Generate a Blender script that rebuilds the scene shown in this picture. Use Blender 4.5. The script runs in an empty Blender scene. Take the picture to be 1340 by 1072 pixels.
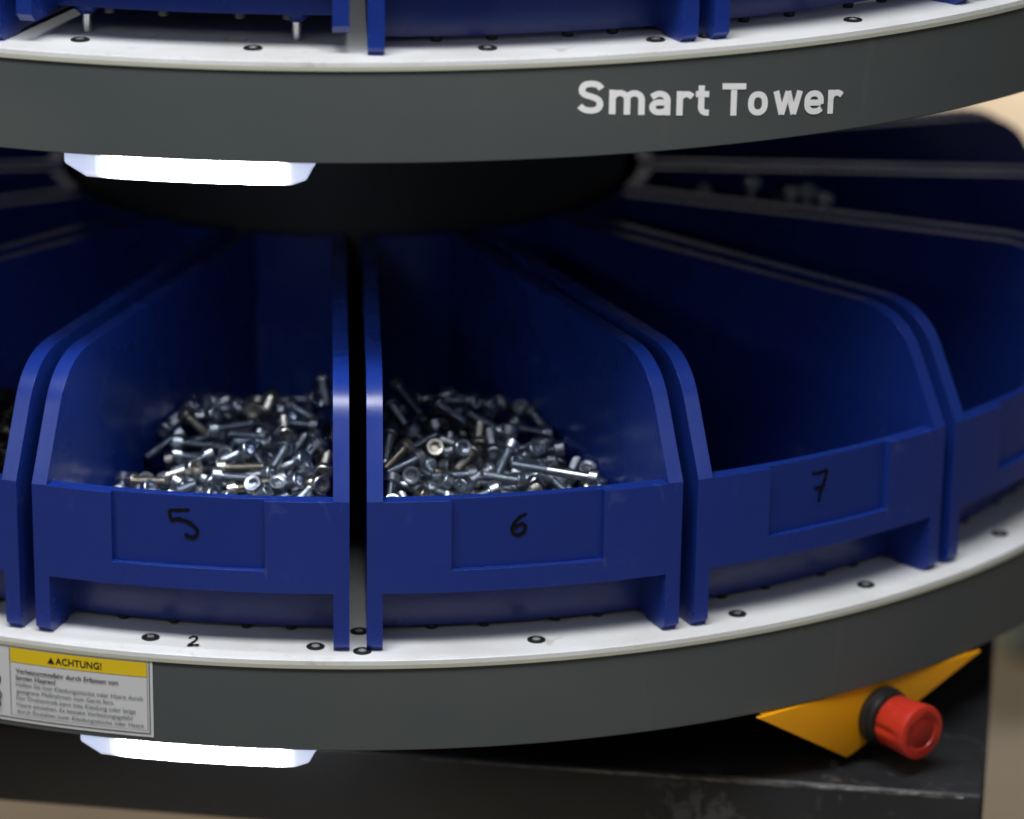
import bpy, bmesh, math, random
from mathutils import Vector, Matrix, Quaternion
sc = bpy.context.scene
C = sc.collection
S = 0.7                       # outer radius of a carousel tier, metres (shapes are written in tier radii)
rad = math.radians

# ------------------------------------------------------------------ camera
PITCH = 0.36668
cam = bpy.data.objects.new('camera', bpy.data.cameras.new('camera')); C.objects.link(cam); sc.camera = cam
cam.location = (0, -4.658769*S, 1.463108*S)
cam.rotation_euler = (math.pi/2-PITCH, 0, 0)
cd = cam.data; cd.sensor_fit = 'HORIZONTAL'; cd.sensor_width = 36; cd.lens = 4890.81/1340*36
cd.shift_x = (670-459.03)/1340; cd.shift_y = (796.85-536)/1340
cd.clip_start = .05; cd.clip_end = 100
cd.dof.use_dof = True; cd.dof.focus_distance = 3.90*S; cd.dof.aperture_fstop = 2.8; cd.dof.aperture_blades = 0
# ------------------------------------------------------------------ light
w = bpy.data.worlds.new('World'); sc.world = w; w.use_nodes = True
w.node_tree.nodes['Background'].inputs[0].default_value = (.78, .88, 1, 1)
w.node_tree.nodes['Background'].inputs[1].default_value = .07
def area(name, loc, target, size, sy, power, col):
    l = bpy.data.lights.new(name, 'AREA'); l.shape = 'RECTANGLE'; l.size = size; l.size_y = sy; l.energy = power; l.color = col
    o = bpy.data.objects.new(name, l); C.objects.link(o); o.location = loc
    o.rotation_euler = (Vector(target)-Vector(loc)).to_track_quat('-Z', 'Y').to_euler(); return o
area('ceiling_lamp', (-.25, -1.98, 3.0), (0, -.7, .2), 2.6, .7, 124, (.97, .985, 1))
area('hall_windows', (-2.0, -3.8, 2.62), (0, -.6, .2), 4.2, .66, 17, (.93, .96, 1))
area('side_windows', (2.1, -3.8, 2.62), (0, -.6, .2), 3.6, .70, 8, (.95, .97, 1))
area('back_floor_fill', (1.9, 5.6, 4.0), (1.6, 5.2, -.9), 1.6, 1.6, 155, (1, .95, .88)).data.spread = rad(88)  # added fill without a known source, brightens the floor far behind
area('back_wall_fill', (1, 6.0, 3.0), (1, 9.8, 3.6), 3.0, 1.0, 110, (.93, .96, 1))  # added fill: brightens the wall that the rear bin rims reflect
area('left_floor_fill', (-2.6, 1.8, 1.6), (-.5, .9, -.9), 1.0, 1.0, 60, (1, .90, .78))  # added fill for the strip of floor at lower left
sc.view_settings.view_transform = 'Standard'; sc.view_settings.look = 'None'
sc.view_settings.exposure = 0; sc.view_settings.gamma = 1; sc.view_settings.use_curve_mapping = False

# ------------------------------------------------------------------ materials
def mat(name, col, rough=.5, metal=0., spec=.5, noise=None, bump=None, emit=None, estr=1, rnoise=None, coat=0):
    m = bpy.data.materials.new(name); m.use_nodes = True; nt = m.node_tree; n = nt.nodes; b = n['Principled BSDF']
    b.inputs['Base Color'].default_value = (*col, 1); b.inputs['Roughness'].default_value = rough
    b.inputs['Metallic'].default_value = metal; b.inputs['Specular IOR Level'].default_value = spec
    b.inputs['Coat Weight'].default_value = coat
    tc = n.new('ShaderNodeTexCoord')
    if noise:                                   # (scale, strength 0-1, second colour[, stretch])
        t = n.new('ShaderNodeTexNoise'); t.inputs['Scale'].default_value = noise[0]; t.inputs['Detail'].default_value = 6
        t.inputs['Roughness'].default_value = .6
        src = tc.outputs['Object']
        if len(noise) > 3:
            mp = n.new('ShaderNodeMapping'); mp.inputs['Scale'].default_value = noise[3]; nt.links.new(src, mp.inputs[0]); src = mp.outputs[0]
        nt.links.new(src, t.inputs['Vector'])
        r = n.new('ShaderNodeValToRGB'); r.color_ramp.elements[0].position = .35; r.color_ramp.elements[1].position = .72
        r.color_ramp.elements[0].color = (*col, 1)
        k = noise[1]; r.color_ramp.elements[1].color = (*[c*(1-k)+d*k for c, d in zip(col, noise[2])], 1)
        nt.links.new(t.outputs['Fac'], r.inputs[0]); nt.links.new(r.outputs[0], b.inputs['Base Color'])
    if rnoise:                                  # (scale, low, high)
        t = n.new('ShaderNodeTexNoise'); t.inputs['Scale'].default_value = rnoise[0]; t.inputs['Detail'].default_value = 5
        nt.links.new(tc.outputs['Object'], t.inputs['Vector'])
        r = n.new('ShaderNodeMapRange'); r.inputs[1].default_value = .3; r.inputs[2].default_value = .7
        r.inputs[3].default_value = rnoise[1]; r.inputs[4].default_value = rnoise[2]
        nt.links.new(t.outputs['Fac'], r.inputs[0]); nt.links.new(r.outputs[0], b.inputs['Roughness'])
    if bump:                                    # (scale, strength, distance)
        t = n.new('ShaderNodeTexNoise'); t.inputs['Scale'].default_value = bump[0]; t.inputs['Detail'].default_value = 4
        nt.links.new(tc.outputs['Object'], t.inputs['Vector'])
        u = n.new('ShaderNodeBump'); u.inputs['Strength'].default_value = bump[1]; u.inputs['Distance'].default_value = bump[2]
        nt.links.new(t.outputs['Fac'], u.inputs['Height']); nt.links.new(u.outputs[0], b.inputs['Normal'])
    if emit:
        b.inputs['Emission Color'].default_value = (*emit, 1); b.inputs['Emission Strength'].default_value = estr
    return m
M = dict(
  blue=mat('blue_plastic', (.0075, .0275, .205), .26, 0, .5, noise=(9, .25, (.014, .037, .23)), rnoise=(14, .21, .33), bump=(160, .10, .0005)),
  label=mat('blue_label_field', (.007, .025, .185), .33, 0, .4, noise=(20, .25, (.012, .034, .21)), bump=(240, .1, .0004)),
  band=mat('grey_band_laminate', (.068, .079, .081), .50, 0, .35, noise=(3.2, .75, (.096, .102, .098), (1, 1, 2.0)), rnoise=(6, .42, .62), bump=(300, .06, .0003)),
  deck=mat('white_deck_laminate', (.78, .79, .80), .42, 0, .4, noise=(9, .55, (.52, .47, .42)), rnoise=(10, .35, .55)),
  edge=mat('laminate_edge', (.46, .47, .38), .55),
  under=mat('dark_underside', (.010, .010, .011), .7, noise=(8, .4, (.02, .02, .022))),
  drum=mat('black_drum', (.035, .036, .040), .55, noise=(5, .4, (.05, .05, .055))),
  black=mat('black_powder_coat', (.013, .014, .016), .42, 0, .5, noise=(7, .5, (.024, .025, .028)), rnoise=(9, .3, .6), bump=(120, .15, .0008)),
  scuff=mat('worn_edge', (.20, .20, .20), .4, .6, noise=(60, .9, (.02, .02, .02))),
  smudge=mat('grey_smudge', (.13, .13, .13), .75, noise=(45, .95, (.02, .02, .02))),
  ink=mat('black_marker', (.003, .003, .005), .8, 0, .15),
  zinc=mat('zinc_steel', (.46, .51, .58), .34, 1, noise=(30, .5, (.30, .33, .37)), rnoise=(60, .26, .46)),
  zincy=mat('warm_zinc_steel', (.46, .44, .40), .32, 1, rnoise=(60, .25, .45)),
  pale=mat('lightened_zinc', (.80, .82, .84), .45, .2),  # zinc colour lightened so the far bolts look lit
  socket=mat('dull_steel', (.42, .42, .42), .4, .5),
  screw=mat('blackened_steel', (.035, .035, .038), .35, .6),
  bright=mat('bright_steel', (.62, .62, .62), .25, 1),
  led=mat('led_diffuser', (.9, .9, .9), .4, emit=(.86, .92, 1), estr=95),
  ledcap=mat('led_end_diffuser', (.8, .85, .95), .4, emit=(.58, .68, 1.0), estr=.92),
  yellow=mat('yellow_steel', (.90, .38, .004), .42, noise=(9, .25, (.6, .22, .004))),
  red=mat('red_button_plastic', (.52, .030, .015), .36, bump=(200, .08, .0004)),
  redface=mat('red_button_face', (.30, .014, .008), .45),
  rubber=mat('black_collar', (.012, .012, .012), .38),
  paper=mat('label_paper', (.62, .63, .65), .45, noise=(15, .2, (.54, .54, .54))),
  yprint=mat('yellow_print', (.74, .52, .010), .45),
  gprint=mat('grey_print', (.10, .11, .11), .6),
  kprint=mat('black_print', (.012, .012, .014), .5),
  wprint=mat('white_print', (.95, .95, .95), .5),
  floor=mat('tan_floor', (.37, .29, .19), .6, noise=(1.4, .8, (.15, .125, .10))),
  wall=mat('hall_wall', (.40, .40, .43), .8, noise=(.7, .5, (.3, .3, .32))),
  crate=mat('grey_crate_plastic', (.22, .24, .20), .6),
  crate_dark=mat('dark_crate_plastic', (.03, .03, .03), .6),
)

def scuff(m, col, sc1=70, sc2=5, stretch=(1, 1, 1), lo=.60, hi=.74, amt=.5, mlo=.48, mhi=.62):
    """thin dust marks and scratches with a shape of their own, mixed over the base colour in patches"""
    nt = m.node_tree; n = nt.nodes; b = n['Principled BSDF']; tc = n.new('ShaderNodeTexCoord'); L = nt.links
    mp = n.new('ShaderNodeMapping'); mp.inputs['Scale'].default_value = stretch; L.new(tc.outputs['Object'], mp.inputs[0])
    a = n.new('ShaderNodeTexNoise'); a.inputs['Scale'].default_value = sc1; a.inputs['Detail'].default_value = 8; a.inputs['Distortion'].default_value = 1.2; L.new(mp.outputs[0], a.inputs['Vector'])
    c = n.new('ShaderNodeTexNoise'); c.inputs['Scale'].default_value = sc2; c.inputs['Detail'].default_value = 3; L.new(tc.outputs['Object'], c.inputs['Vector'])
    r1 = n.new('ShaderNodeMapRange'); r1.inputs[1].default_value = lo; r1.inputs[2].default_value = hi; L.new(a.outputs['Fac'], r1.inputs[0])
    r2 = n.new('ShaderNodeMapRange'); r2.inputs[1].default_value = mlo; r2.inputs[2].default_value = mhi; r2.inputs[4].default_value = amt; L.new(c.outputs['Fac'], r2.inputs[0])
    mu = n.new('ShaderNodeMath'); mu.operation = 'MULTIPLY'; L.new(r1.outputs[0], mu.inputs[0]); L.new(r2.outputs[0], mu.inputs[1])
    mx = n.new('ShaderNodeMix'); mx.data_type = 'RGBA'; L.new(mu.outputs[0], mx.inputs[0])
    old = b.inputs['Base Color'].links
    if old: L.new(old[0].from_socket, mx.inputs[6])
    else: mx.inputs[6].default_value = b.inputs['Base Color'].default_value
    mx.inputs[7].default_value = (*col, 1); L.new(mx.outputs[2], b.inputs['Base Color'])
scuff(M['blue'], (.10, .13, .30), 60, 7, (1, 1, .35), amt=.45)
scuff(M['deck'], (.30, .24, .19), 45, 8, amt=.55)
scuff(M['band'], (.17, .18, .175), 40, 4, (1, 1, .12), amt=.30)
scuff(M['black'], (.09, .09, .09), 50, 6, amt=.6)
def stain(m, col, at, r, sc1, lo, hi, amt):
    """a smeared patch of dried dirt round one spot of the object"""
    nt = m.node_tree; n = nt.nodes; L = nt.links; b = n['Principled BSDF']; tc = n.new('ShaderNodeTexCoord')
    nz = n.new('ShaderNodeTexNoise'); nz.inputs['Scale'].default_value = sc1; nz.inputs['Detail'].default_value = 7; nz.inputs['Roughness'].default_value = .62; nz.inputs['Distortion'].default_value = .8
    L.new(tc.outputs['Object'], nz.inputs['Vector'])
    d = n.new('ShaderNodeVectorMath'); d.operation = 'DISTANCE'; d.inputs[1].default_value = at; L.new(tc.outputs['Object'], d.inputs[0])
    r2 = n.new('ShaderNodeMapRange'); r2.inputs[1].default_value = r; r2.inputs[2].default_value = r*.35; L.new(d.outputs['Value'], r2.inputs[0])
    ad = n.new('ShaderNodeMath'); ad.operation = 'MULTIPLY_ADD'; ad.inputs[1].default_value = .16; L.new(r2.outputs[0], ad.inputs[0]); L.new(nz.outputs['Fac'], ad.inputs[2])
    r1 = n.new('ShaderNodeMapRange'); r1.inputs[1].default_value = lo; r1.inputs[2].default_value = hi; r1.inputs[4].default_value = amt; L.new(ad.outputs[0], r1.inputs[0])
    mu = n.new('ShaderNodeMath'); mu.operation = 'MULTIPLY'; L.new(r1.outputs[0], mu.inputs[0]); L.new(r2.outputs[0], mu.inputs[1])
    mx = n.new('ShaderNodeMix'); mx.data_type = 'RGBA'; L.new(mu.outputs[0], mx.inputs[0])
    L.new(b.inputs['Base Color'].links[0].from_socket, mx.inputs[6]); mx.inputs[7].default_value = (*col, 1); L.new(mx.outputs[2], b.inputs['Base Color'])
stain(M['black'], (.15, .155, .16), (.50*S, -.81*S, 1.05*S-.055*S), .085*S, 70, .60, .68, .40)
nt = M['led'].node_tree; n = nt.nodes; b = n['Principled BSDF']; tc = n.new('ShaderNodeTexCoord'); sx = n.new('ShaderNodeSeparateXYZ')
nt.links.new(tc.outputs['Object'], sx.inputs[0]); fac = []
for e0, e1 in ((-.1960, -.1660), (-.0260, -.0560)):     # the diodes stop short of both ends of the bar
    r_ = n.new('ShaderNodeMapRange'); r_.interpolation_type = 'SMOOTHSTEP'; r_.inputs[1].default_value = e0; r_.inputs[2].default_value = e1
    nt.links.new(sx.outputs[0], r_.inputs[0]); fac.append(r_)
mu = n.new('ShaderNodeMath'); mu.operation = 'MULTIPLY'; nt.links.new(fac[0].outputs[0], mu.inputs[0]); nt.links.new(fac[1].outputs[0], mu.inputs[1])
pw = n.new('ShaderNodeMath'); pw.operation = 'POWER'; pw.inputs[1].default_value = 9; nt.links.new(mu.outputs[0], pw.inputs[0])
ma = n.new('ShaderNodeMath'); ma.operation = 'MULTIPLY_ADD'; ma.inputs[1].default_value = 46; ma.inputs[2].default_value = .75; nt.links.new(pw.outputs[0], ma.inputs[0])
nt.links.new(ma.outputs[0], b.inputs['Emission Strength'])
mx = n.new('ShaderNodeMix'); mx.data_type = 'RGBA'; nt.links.new(mu.outputs[0], mx.inputs[0]); mx.inputs[6].default_value = (.55, .66, 1, 1); mx.inputs[7].default_value = (.84, .91, 1, 1)
nt.links.new(mx.outputs[2], b.inputs['Emission Color'])
scuff(M['yellow'], (.35, .17, .01), 60, 9, amt=.5)

# ------------------------------------------------------------------ helpers
def tag(o, label=None, cat=None, group=None, kind=None):
    if label: o['label'] = label
    if cat: o['category'] = cat
    if group: o['group'] = group
    if kind: o['kind'] = kind
    return o
def empty(name, loc=(0, 0, 0), rz=0):
    o = bpy.data.objects.new(name, None); C.objects.link(o); o.location = Vector(loc)*S; o.rotation_euler = (0, 0, rz)
    o.empty_display_size = .05; return o
def smooth(me, ang=35):
    me.polygons.foreach_set('use_smooth', [True]*len(me.polygons))
    me.set_sharp_from_angle(angle=rad(ang))
def obj(name, bm, m, parent=None, sm=35, scale=S):
    for v in bm.verts: v.co *= scale
    bmesh.ops.recalc_face_normals(bm, faces=bm.faces)
    me = bpy.data.meshes.new(name); bm.to_mesh(me); bm.free(); me.materials.append(m)
    if sm: smooth(me, sm)
    o = bpy.data.objects.new(name, me); C.objects.link(o)
    if parent: o.parent = parent
    return o
def poly_prism(bm, bottom, top):
    """closed solid between two matching outlines"""
    a = [bm.verts.new(p) for p in bottom]; b = [bm.verts.new(p) for p in top]; n = len(a)
    bm.faces.new(a[::-1]); bm.faces.new(b)
    for i in range(n): bm.faces.new((a[i], a[(i+1) % n], b[(i+1) % n], b[i]))
def add_box(bm, x0, x1, y0, y1, z0, z1):
    poly_prism(bm, [(x0, y0, z0), (x1, y0, z0), (x1, y1, z0), (x0, y1, z0)], [(x0, y0, z1), (x1, y0, z1), (x1, y1, z1), (x0, y1, z1)])
def add_lathe(bm, prof, n=48, mtx=None, close=True):
    """revolve (r, z) profile about z; r=0 ends are closed with caps"""
    rings = []
    for r, z in prof:
        rings.append([bm.verts.new((r*math.cos(2*math.pi*i/n), r*math.sin(2*math.pi*i/n), z)) for i in range(n)])
    for a, b in zip(rings, rings[1:]):
        for i in range(n): bm.faces.new((a[i], a[(i+1) % n], b[(i+1) % n], b[i]))
    if close:
        bm.faces.new(rings[0][::-1]); bm.faces.new(rings[-1])
    if mtx:
        for rg in rings:
            for v in rg: v.co = mtx @ v.co
def bevel(o, width, seg=2, ang=40):
    md = o.modifiers.new('bevel', 'BEVEL'); md.width = width*S; md.segments = seg; md.limit_method = 'ANGLE'; md.angle_limit = rad(ang)
    md.use_clamp_overlap = True
def bake(o, sm=35):
    dg = bpy.context.evaluated_depsgraph_get(); dg.update()
    me = bpy.data.meshes.new_from_object(o.evaluated_get(dg)); o.modifiers.clear(); o.data = me; smooth(me, sm)
def cyl(th, z, R=1.0):        # a point on a cylinder about the tower's axis; th = 0 faces the camera
    return Vector((R*math.sin(th), -R*math.cos(th), z))
def ribbon(bm, pts, wid, lift, put):
    """a pen stroke: one strip with round ends, each step a hair above the last so that crossings do not share a plane"""
    n = len(pts); L = []; Rr = []
    for i, (x, y) in enumerate(pts):
        x0, y0 = pts[max(0, i-1)]; x1, y1 = pts[min(n-1, i+1)]
        d = math.hypot(x1-x0, y1-y0); nx, ny = -(y1-y0)/d, (x1-x0)/d; h = lift*(1+.06*i); ww = wid/2*(1+.18*math.sin(i*1.3))
        L.append(bm.verts.new(put(x+nx*ww, y+ny*ww, h))); Rr.append(bm.verts.new(put(x-nx*ww, y-ny*ww, h)))
    for i in range(n-1): bm.faces.new((L[i], Rr[i], Rr[i+1], L[i+1]))
    for e, (i, j) in enumerate(((0, 1), (n-1, n-2))):
        x, y = pts[i]; x1, y1 = pts[j]; a0 = math.atan2(y-y1, x-x1); h = lift*(1+.06*i)
        vs = [bm.verts.new(put(x+wid/2*math.cos(a0+t), y+wid/2*math.sin(a0+t), h+lift*.03)) for t in [(-.5+k/6)*math.pi for k in range(7)]]
        bm.faces.new(vs)
def catmull(p, k=6):
    out = []
    for i in range(len(p)-1):
        p0 = p[max(0, i-1)]; p1 = p[i]; p2 = p[i+1]; p3 = p[min(len(p)-1, i+2)]
        for j in range(k):
            t = j/k
            out.append(tuple(.5*((2*b)+(-a+c)*t+(2*a-5*b+4*c-d)*t*t+(-a+3*b-3*c+d)*t**3) for a, b, c, d in zip(p0, p1, p2, p3)))
    out.append(p[-1]); return out
def text_mesh(s, width=None, height=None, bold=0., sx=None):
    """filled glyph outlines as (verts, faces); scaled so the line is `width` long and capitals `height` high"""
    c = bpy.data.curves.new('t', 'FONT'); c.body = s; c.size = 1; c.offset = bold; c.resolution_u = 5
    o = bpy.data.objects.new('t', c); C.objects.link(o); dg = bpy.context.evaluated_depsgraph_get(); dg.update()
    me = bpy.data.meshes.new_from_object(o.evaluated_get(dg))
    v = [tuple(p.co) for p in me.vertices]; f = [tuple(q.vertices) for q in me.polygons]
    bpy.data.objects.remove(o); bpy.data.curves.remove(c); bpy.data.meshes.remove(me)
    x0 = min(p[0] for p in v); x1 = max(p[0] for p in v); cap = .70
    kx = width/(x1-x0) if width else height/cap; ky = height/cap if height else kx
    return [((p[0]-x0)*kx, p[1]*ky) for p in v], f
def add_text(bm, vf, put):
    vs = [bm.verts.new(put(x, y)) for x, y in vf[0]]
    for f in vf[1]:
        try: bm.faces.new([vs[i] for i in f])
        except ValueError: pass

# ------------------------------------------------------------------ room: floor, wall, what stands in the blur behind
FL = -1.25
bm = bmesh.new(); v = [bm.verts.new(p) for p in ((-14, -9, FL), (14, -9, FL), (14, 16, FL), (-14, 16, FL))]; bm.faces.new(v)
tag(obj('floor', bm, M['floor'], sm=0), kind='structure')
bm = bmesh.new(); add_box(bm, -14, 14, 14, 14.2, FL, 6)
tag(obj('hall_wall', bm, M['wall'], sm=0), 'plain tan wall far behind the tower', 'wall')
def crate(loc, sx, sy, h, m, label):
    t = tag(empty('storage_crate', loc, .2), label, 'crate')
    bm = bmesh.new()
    for x0, x1, y0, y1 in ((-sx, sx, -sy, -sy+.03), (-sx, sx, sy-.03, sy), (-sx, -sx+.03, -sy+.03, sy-.03), (sx-.03, sx, -sy+.03, sy-.03)):
        add_box(bm, x0, x1, y0, y1, 0.02, h)
    add_box(bm, -sx+.03, sx-.03, -sy+.03, sy-.03, .02, .05); obj('crate_body', bm, m, t)
    bm = bmesh.new()
    for x0, x1, y0, y1 in ((-sx-.02, sx+.02, -sy-.02, -sy), (-sx-.02, sx+.02, sy, sy+.02), (-sx-.02, -sx, -sy, sy), (sx, sx+.02, -sy, sy)):
        add_box(bm, x0, x1, y0, y1, h-.07, h-.01)
    obj('crate_rim', bm, m, t)
crate((1.34, 2.35, FL), .10, .22, .40, M['crate'], 'pale grey crate out of focus on the floor right of the tower')
crate((1.72, 2.50, FL), .20, .22, .36, M['crate_dark'], 'dark crate out of focus at the right edge of the photo')

# ------------------------------------------------------------------ pedestal: black steel base under the carousel
YAW = rad(10.627); ZB = -.20
corner = Vector((.6950, -.8999))
ex = Vector((-math.cos(YAW), math.sin(YAW))); ey = Vector((math.sin(YAW), math.cos(YAW)))   # along the front to the left, and to the back
W_, D2 = 1.62, 1.62
cen = corner+ex*W_/2+ey*D2/2
ped = tag(empty('pedestal', (cen.x, cen.y, FL), -YAW), 'black steel base cabinet with scuffed front edge below the lower ring', 'pedestal')
ZF = -.2995
bm = bmesh.new(); h = ZB-FL; f = ZF-FL
add_box(bm, -W_/2, W_/2, -D2/2, D2/2, f, h)
o = obj('pedestal_top', bm, M['black'], ped); bevel(o, .006, 3); bake(o)
bm = bmesh.new(); add_box(bm, -.05, .40, .25, .75, 0, f-.002); obj('foot_column', bm, M['under'], ped)
random.seed(4)
bm = bmesh.new(); rows = []                            # worn paint along the front edge: one uneven bare line
x = W_/2-.022; k = 0
while x > .18:
    t = .0012+.0016*abs(math.sin(k*.37))*abs(math.sin(k*.113+1))+random.uniform(0, .0007); t *= min(1, max(.15, (x-.15)/.3))
    u = random.uniform(-.0006, .0006)
    rows.append([bm.verts.new(q) for q in ((x, -D2/2-.0006, h-.0060-t*.4+u), (x, -D2/2-.0006, h-.0060+t+u), (x, -D2/2+.0040, h-.0012), (x, -D2/2+.0040, h-.0060))])
    x -= random.uniform(.004, .010); k += 1
for a_, b_ in zip(rows, rows[1:]):
    for q in range(4): bm.faces.new((a_[q], a_[(q+1) % 4], b_[(q+1) % 4], b_[q]))
obj('worn_edge', bm, M['scuff'], ped, sm=0)
bm = bmesh.new(); add_lathe(bm, [(.006, 0), (.006, .0015), (.004, .002)], 12, Matrix.Translation(((Vector((.54005,-.81326))-cen).dot(-ex), (Vector((.54005,-.81326))-cen).dot(ey), h)))
obj('paint_chip', bm, M['bright'], ped)

# ------------------------------------------------------------------ the middle post of the tower
H = .64004; HB = .10405
RH, R2, RB, Z1, Z2 = .36696, .9158, .97905, .16824, .29108
post = tag(empty('tower_post', (0, 0, ZB)), 'black central drum of the tower behind the lower bins', 'drum')
def drum(z0, z1, r0, r1):
    bm = bmesh.new(); add_lathe(bm, [(r0-.004, z0), (r0, z0+.004), (r1, z1)], 96); return bm
bm = drum(.0015, -HB-.004-ZB, .52, .52); obj('turntable_bearing', bm, M['under'], post)
bm = drum(.004-ZB, H-HB-.006-ZB, .350, .350); obj('drum_shell', bm, M['drum'], post)
for th, z in ((rad(5.5), .50), (rad(-32), .49)):
    bm = bmesh.new(); add_lathe(bm, [(.010, 0), (.010, .003), (.006, .006)], 16, Matrix.Translation(cyl(th, z-ZB, .350)) @ Matrix.Rotation(th, 4, 'Z') @ Matrix.Rotation(rad(90), 4, 'X'))
    obj('drum_glint', bm, M['bright'], post)  # bright stud standing in for a spot of light reflected on the drum

# ------------------------------------------------------------------ tiers
def ring_sheet(bm, t0, t1, z0, z1, R, n):
    a = [bm.verts.new(cyl(t0+(t1-t0)*i/n, z0, R)) for i in range(n+1)]; b = [bm.verts.new(cyl(t0+(t1-t0)*i/n, z1, R)) for i in range(n+1)]
    for i in range(n): bm.faces.new((a[i], a[i+1], b[i+1], b[i]))
def deck_screw(parent, r, thd, cross):
    p = cyl(rad(thd), .0002, r)
    bm = bmesh.new(); add_lathe(bm, [(.0098, 0), (.0098, .0012), (.0084, .0020), (.0058, .0020), (.0052, .0006)], 28, Matrix.Translation(p))
    s = obj('deck_screw', bm, M['screw'], parent)
    bm = bmesh.new(); rot = random.random()*3
    if cross:
        for q in (0, 1):
            add_box(bm, -.0042, .0042, -.0012, .0012, .0009+.0002*q, .0022+.0002*q)
            for v_ in bm.verts: v_.co = Matrix.Rotation(rad(90)*(1 if q == 0 else 0), 3, 'Z') @ v_.co
        for v_ in bm.verts: v_.co = Matrix.Rotation(rot, 3, 'Z') @ v_.co + p
    else:
        add_lathe(bm, [(.0046, .0008), (.0042, .0018), (.0020, .0018), (.0016, .0009)], 20, Matrix.Translation(p))
    obj('screw_socket', bm, M['socket'], s)
def lamp(parent):
    """light bar under the band: bright diffuser with two dimmer end diffusers"""
    R0, R1 = .948, .9865; zt = -HB-.0015
    def zb(th):                                         # lower outline
        d = math.degrees(th)
        if d < -15.9: return -.0165-.0118*(d+17.19)/1.29
        if d > -2.62: return -.0230+.0215*(d+2.62)/.66
        if d > -3.5: return -.0283+.0053*(d+3.5)/.88
        return -.0283
    def seg(name, d0, d1, m, par, R0=.9600, R1=.9865):
        bm = bmesh.new(); n = 26; out = []
        for i in range(n+1):
            th = rad(d0+(d1-d0)*i/n); z = -HB+zb(th)+.0015
            z = min(z, zt-.0006)
            out.append([bm.verts.new(cyl(th, zt, R1)), bm.verts.new(cyl(th, z+.004 if z < zt-.006 else z, R1)), bm.verts.new(cyl(th, z, R1-.004)), bm.verts.new(cyl(th, z, R0)), bm.verts.new(cyl(th, zt, R0))])
        for a, b in zip(out, out[1:]):
            for k in range(5): bm.faces.new((a[k], a[(k+1) % 5], b[(k+1) % 5], b[k]))
        bm.faces.new(out[0]); bm.faces.new(out[-1][::-1]); return obj(name, bm, m, par)
    base = seg('light_bar', -15.2, -4.6, M['led'], parent)
    seg('lamp_housing', -17.19, -1.96, M['under'], base, .944, .9595)
    seg('end_diffuser', -17.19, -15.21, M['led'], base); seg('end_diffuser', -4.59, -1.96, M['led'], base)
def tier(z, label, screws):
    t = tag(empty('carousel_tier', (0, 0, z)), label, 'carousel ring', 'rings of the carousel')
    bm = bmesh.new(); add_lathe(bm, [(.30, -.0052), (1.0020, -.0052), (1.0020, -.0006), (1.0014, 0), (.30, 0)], 256, close=False); obj('deck_plate', bm, M['deck'], t, 30)
    bm = bmesh.new(); add_lathe(bm, [(.985, -.0094), (1.0024, -.0094), (1.0024, -.0054), (.985, -.0054)], 256, close=False); obj('edge_strip', bm, M['edge'], t, 30)
    bm = bmesh.new(); add_lathe(bm, [(.985, -.0097), (1.0, -.0097), (1.0, -HB+.0012), (.9988, -HB), (.985, -HB), (.985, -.0097)], 256, close=False); obj('rim_band', bm, M['band'], t, 30)
    bm = bmesh.new(); add_lathe(bm, [(.30, -HB+.004), (.984, -HB+.004), (.984, -HB+.016), (.30, -HB+.016)], 128, close=False); obj('underside_plate', bm, M['under'], t, 30)
    for i, (r, d) in enumerate(screws): deck_screw(t, r, d, i % 3 == 0)
    lamp(t); return t
random.seed(11)
up = tier(H, 'upper grey ring of the carousel with white lettering', [(.9441, -16.95), (.9473, -5.97), (.9522, 8.32), (.9548, 18.95), (.9569, 22.34), (.9619, 32.91), (.962, 45.2), (.96, -28.5), (.96, -38), (.93, 12)][:9])
lo = tier(0, 'lower grey ring of the carousel with the yellow warning label', [(.9603, -12.89), (.9634, -2.23), (.9634, 11.88), (.9624, 25.91), (.9639, 36.38), (.9639, 50.83), (.9639, 62), (.9181, .56), (.976, .71), (.963, -27.5), (.963, -38.2), (.963, -52)])
# faint drilled holes in the upper deck
for r, d in ((.905, -13.4), (.907, -7.4)):
    bm = bmesh.new(); add_lathe(bm, [(.0125, .0001), (.0125, .0007), (.0112, .0007), (.0112, .0001)], 28, Matrix.Translation(cyl(rad(d), 0, r)), close=False)
    obj('plugged_hole', bm, M['edge'], up)

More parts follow.
